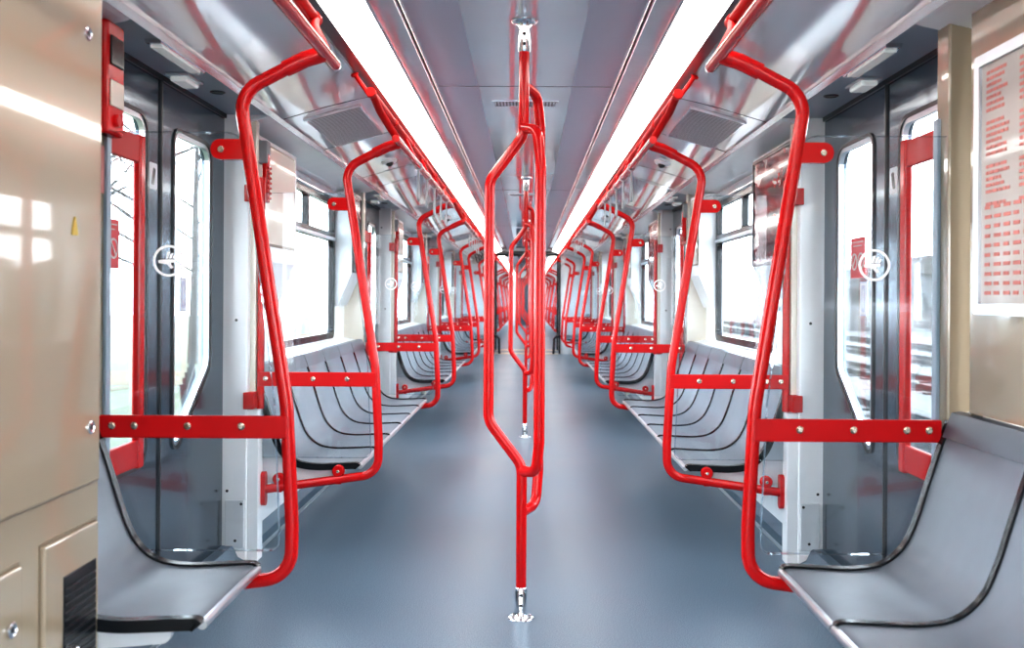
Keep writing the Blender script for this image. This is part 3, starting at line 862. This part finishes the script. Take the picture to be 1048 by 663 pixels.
# ------------------------------------------------------------------ cabinet (left, near)
XC = .94
t = thing('equipment_cabinet', 'tall glossy beige equipment cabinet with round locks and dark vent', 'cabinet', (-1.07, 1.75, 0))
obj('body', lambda bm: box(bm, -1.164, -XC, .9, 2.185, 0, 1.885, .004), M['beige'], t)
up = obj('door', lambda bm: box(bm, -XC-.004, -XC+.012, .93, 2.165, .712, 1.87, .005), M['beige'], t)
def lock(par, y, z):
    k = obj('lock', lambda bm: lathe(bm, (-XC+.012, y, z), (1, 0, 0), [(.015, 0), (.015, .003), (.012, .005), (.011, .003)], 20), M['chrome'], par)
    obj('keyhole', lambda bm: disc(bm, (-XC+.0145, y, z), (1, 0, 0), .006, .002, 12), M['black'], k)
lock(up, 2.09, 1.68); lock(up, 2.115, .835)
lo = obj('door', lambda bm: box(bm, -XC-.004, -XC+.010, 1.925, 2.165, .05, .622, .004), M['beige'], t)
gr = obj('vent_opening', lambda bm: box(bm, -XC+.006, -XC+.012, 2.0, 2.15, .12, .543, .002), M['blackgloss'], lo)
def slats(bm):
    for k in range(24): box(bm, -XC+.010, -XC+.0135, 2.005, 2.145, .135+.0165*k, .139+.0165*k)
obj('louvre', slats, M['black'], gr)
obj('pull', lambda bm: tube(bm, fillet([(-XC+.01, 1.985, .385), (-XC+.028, 1.985, .385), (-XC+.028, 2.03, .39), (-XC+.012, 2.03, .39)], .01), .005, 8), M['chrome'], lo)
l2 = obj('door', lambda bm: box(bm, -XC-.004, -XC+.010, 1.2, 1.84, .05, .61, .004), M['beige'], t)
lock(l2, 1.795, .504)
# dark gaps round the doors
def gaps(bm):
    f = lambda a, b, q: (-q, a, b)
    for y0, y1, z0, z1 in ((.93, 2.165, .712, 1.87), (1.925, 2.165, .05, .622), (1.2, 1.84, .05, .61)):
        plate(bm, [(y0-.006, z0-.006), (y1+.006, z0-.006), (y1+.006, z1+.006), (y0-.006, z1+.006)], [[(y0-.001, z0-.001), (y1+.001, z0-.001), (y1+.001, z1+.001), (y0-.001, z1+.001)]], f, XC+.003, XC-.0012)
obj('door_gap', gaps, M['beigedark'], t)
o = obj('warning_sticker', lambda bm: plate(bm, rpoly([(2.02, 1.245), (2.05, 1.245), (2.035, 1.29)], .003), [], lambda a, b, q: (-q, a, b), XC-.0125, XC-.0145), mat('sign_yellow', (.5,.36,.06), rough=.4), up)

# ------------------------------------------------------------------ framed poster (right, near)
t = thing('timetable_poster', 'framed timetable poster with rows of faded red print on beige wall', 'poster', (1.16, 2.0, 1.4))
py0, py1, pz0, pz1 = 1.55, 2.485, 1.085, 1.735
obj('frame', lambda bm: plate(bm, rrect(py0, py1, pz0, pz1, .012), [rrect(py0+.028, py1-.028, pz0+.028, pz1-.028, .004)], lambda a, b, q: (q, a, b), 1.148, 1.166), M['alu'], t)
sh = obj('sheet', lambda bm: box(bm, 1.156, 1.164, py0+.02, py1-.02, pz0+.02, pz1-.02), M['paper'], t, smooth=False)
def ink(bm):
    rnd = random.Random(7)
    # paragraphs of small print in columns
    for c in range(5):
        y1 = py1-.055-.165*c
        for r in range(22):
            if r in (7, 14, 20): continue
            z = pz1-.05-.0155*r
            w = .125*rnd.uniform(.55, 1.0) if r % 7 else .1
            y = y1
            while y > y1-w:
                l = rnd.uniform(.01, .03)
                box(bm, 1.1545, 1.157, max(y-l, y1-w), y, z-.0045, z+.0035); y -= l+.005
    for r in range(10):
        z = pz0+.05+.0235*r
        for c in range(17):
            y = py1-.05-.048*c
            box(bm, 1.1545, 1.157, y-.035*rnd.uniform(.7, 1), y, z, z+.009)
obj('lettering', ink, M['signpale'], sh, smooth=False)['kind'] = 'stuff'

# small notices beside windows and car number
t = thing('car_number_sign', 'white end wall sign reading 002 beside the gangway', 'sign', (-.98, YEND-.01, 1.88))
obj('plate', lambda bm: plate(bm, rrect(-1.10, -.70, 1.80, 1.96, .015), [], lambda a, b, q: (a, q, b), YEND-.012, YEND), M['paper'], t)
cu = bpy.data.curves.new('number_text', 'FONT'); cu.body = '002'; cu.size = .17; cu.extrude = .002; cu.align_x = 'CENTER'
to = bpy.data.objects.new('tmp', cu); COL.objects.link(to)
dg = bpy.context.evaluated_depsgraph_get(); me = bpy.data.meshes.new_from_object(to.evaluated_get(dg)); bpy.data.objects.remove(to)
me.materials.append(M['black'])
me.transform(Matrix.Translation((-.90, YEND-.015, 1.822)) @ Matrix.Rotation(PI/2, 4, 'X') @ Matrix.Translation((0, 0, 0)))
me.transform(Matrix.Translation(-Vector(t['_o'])))
o = bpy.data.objects.new('digits', me); COL.objects.link(o); o.parent = t
for s in (1,):
    for j, z in enumerate((.98, 1.13)):
        o = obj('window_notice', lambda bm: (plate(bm, rrect(4.98, 5.03, z-.06, z+.06, .006), [rrect(4.985, 5.025, z-.055, z+.055, .004)], lambda a, b, q: (q, a, b), 1.280, 1.284), box(bm, 1.281, 1.2835, 5.0, 5.01, z-.03, z+.03)), M['darkalu'], loc=(1.282, 5.0, z))
        tag(o, 'small pale notice beside the first window on the poster side, %s of two' % ('lower' if j == 0 else 'upper'), 'notice', 'window notices')

# ------------------------------------------------------------------ outside
def gl(bm, x0, x1): box(bm, x0, x1, -30, 130, -1.6, -1.5)
struct('ground', lambda bm: gl(bm, -90, -1.6), M['grass']); struct('ground', lambda bm: gl(bm, -1.6, 90), M['ballast'])
def make_tree(x, y, h, seed):
    rnd = random.Random(seed)
    t = thing('bare_tree', '', 'tree', (x, y, -1.5), 'leafless trees outside the cabinet side')
    tips = []
    def trunk(bm):
        tube(bm, [(x, y, -1.5), (x+.1, y, h*.25), (x+.05, y+.1, h*.5), (x+.15, y, h)], [.22, .18, .13, .03], 8)
    obj('trunk', trunk, M['bark'], t)
    def br(bm):
        def grow(p, d, L, r, lv):
            q = p + d*L
            tube(bm, [p, p+d*L*.5+Vector((rnd.uniform(-.1, .1),)*3)*L*.3, q], [r, r*.8, r*.55], 5, cap=False)
            if lv == 0: return
            for _ in range(3 if lv > 1 else 4):
                nd = (d + Vector((rnd.uniform(-.8, .8), rnd.uniform(-.8, .8), rnd.uniform(-.25, .6)))).normalized()
                grow(p+d*L*rnd.uniform(.45, 1), nd, L*rnd.uniform(.5, .75), r*.5, lv-1)
        for k in range(9):
            z = h*(.22+.07*k); a = rnd.uniform(0, 2*PI)
            grow(Vector((x+.1, y, z)), Vector((math.cos(a), math.sin(a), rnd.uniform(.25, .8))).normalized(), h*rnd.uniform(.22, .34), .06, 3)
    obj('branches', br, M['bark'], t)
    return t
for i, (x, y, h) in enumerate([(-11, 28, 8.5), (-13, 38, 9), (-9.5, 19, 6.5), (-22, 30, 9)]):
    tt = make_tree(x, y, h, 10+i); tt['label'] = 'leafless tree on the grass outside, %s from the nearest doorway' % ORD[(2, 3, 0, 1)[i] if False else [1, 3, 0, 2][i]]
t = thing('wire_fence', 'thin leaning wire fence on the grass outside the cabinet side doorway', 'fence', (-5.5, 15, -1.5))
for k in range(6):
    obj('post', lambda bm: tube(bm, [(-4.6-.35*k, 13.5+1.1*k, -1.5), (-4.75-.35*k, 13.5+1.1*k, -.1)], .04, 8), M['pale'], t)
def wires(bm):
    for z in (-.9, -.6, -.25): tube(bm, [(-4.7, 13.5, z), (-4.7-1.75, 13.5+5.5, z)], .012, 6)
obj('wire', wires, M['pale'], t)
for i in range(4):
    tt = thing('railway_track', 'pair of dark rails on pale ballast outside the poster side, %s track out' % ORD[i], 'railway track', (8+5*i, 30, -1.5), 'railway tracks outside')
    x0 = 7+4.6*i
    for k in (0, 1.435):
        obj('rail', lambda bm: box(bm, x0+k-.04, x0+k+.04, -10, 120, -1.5, -1.33), M['rail'], tt)
    def slp(bm):
        for j in range(90): box(bm, x0-.5, x0+1.9, -8+1.3*j, -7.7+1.3*j, -1.52, -1.46)
    obj('sleepers', slp, M['rail'], tt)
def house(x, y, w, d, h, i):
    t = thing('depot_building', 'pale low building far beyond the tracks, %s along the horizon' % ORD[i], 'building', (x, y, -1.5), 'depot buildings on the horizon')
    wl = obj('wall', lambda bm: box(bm, x-w/2, x+w/2, y-d/2, y+d/2, -1.5, h), M['house'], t)
    obj('roof', lambda bm: prism(bm, [(x-w/2-.4, h), (x, h+1.6), (x+w/2+.4, h)], y-d/2-.4, y+d/2+.4), M['houseroof'], t)
    for k in range(4):
        obj('window', lambda bm: box(bm, x-w/2+w*(k+.3)/4, x-w/2+w*(k+.7)/4, y-d/2-.05, y-d/2+.02, h*.2, h*.6), M['rail'], t)
for i, a in enumerate([(34, 88, 16, 10, 3.4), (28, 104, 6, 8, 2.6), (52, 84, 14, 10, 4.2)]): house(*a, i)
for i, (x, y) in enumerate([(10., 36), (14.6, 52), (10., 66)]):
    t = thing('catenary_mast', 'thin grey overhead line mast among the tracks, %s from the train' % ORD[i], 'mast', (x, y, -1.5), 'overhead line masts')
    obj('mast', lambda bm: tube(bm, [(x, y, -1.5), (x, y, 6.5)], [.14, .1], 8), M['pale'], t)
    obj('cantilever', lambda bm: (tube(bm, [(x, y, 5.6), (x-2.6, y, 5.9)], .04, 6), tube(bm, [(x, y, 4.8), (x-2.6, y, 5.9)], .03, 6)), M['pale'], t)

# ------------------------------------------------------------------ light and camera
w = bpy.data.worlds.new('World'); S.world = w; w.use_nodes = True
nt = w.node_tree; bg = nt.nodes['Background']
tc = nt.nodes.new('ShaderNodeTexCoord'); sp = nt.nodes.new('ShaderNodeSeparateXYZ'); rp = nt.nodes.new('ShaderNodeValToRGB')
nt.links.new(tc.outputs['Generated'], sp.inputs[0]); nt.links.new(sp.outputs['Z'], rp.inputs['Fac'])
rp.color_ramp.elements[0].position = 0; rp.color_ramp.elements[0].color = (.95,.97,1,1)
rp.color_ramp.elements[1].position = .8; rp.color_ramp.elements[1].color = (.86,.93,1,1)
nt.links.new(rp.outputs[0], bg.inputs['Color']); bg.inputs['Strength'].default_value = 13.

cam = bpy.data.cameras.new('Camera'); co = bpy.data.objects.new('Camera', cam); COL.objects.link(co)
co.location = (.017, 0, 1.12)
co.rotation_euler = (Matrix.Rotation(PI/2, 4, 'X') @ Matrix.Rotation(math.radians(.35), 4, 'Z')).to_euler()
cam.sensor_width = 36; cam.sensor_fit = 'HORIZONTAL'; cam.lens = 1000/1048*36
cam.shift_x = -(540-524)/1048; cam.shift_y = -(331.5-305)/1048
cam.clip_start = .05; cam.clip_end = 400
cam.dof.use_dof = True; cam.dof.focus_distance = 4.3; cam.dof.aperture_fstop = 4.
S.camera = co
S.view_settings.view_transform = 'Standard'; S.view_settings.look = 'None'; S.view_settings.exposure = .5; S.view_settings.gamma = .82
S.cycles.use_denoising = True
S.cycles.max_bounces = 10; S.cycles.transparent_max_bounces = 24; S.cycles.diffuse_bounces = 5; S.cycles.glossy_bounces = 5
S.cycles.sample_clamp_indirect = 8
S.cycles.caustics_reflective = False; S.cycles.caustics_refractive = False
for o in list(S.objects):
    if '_o' in o: del o['_o']
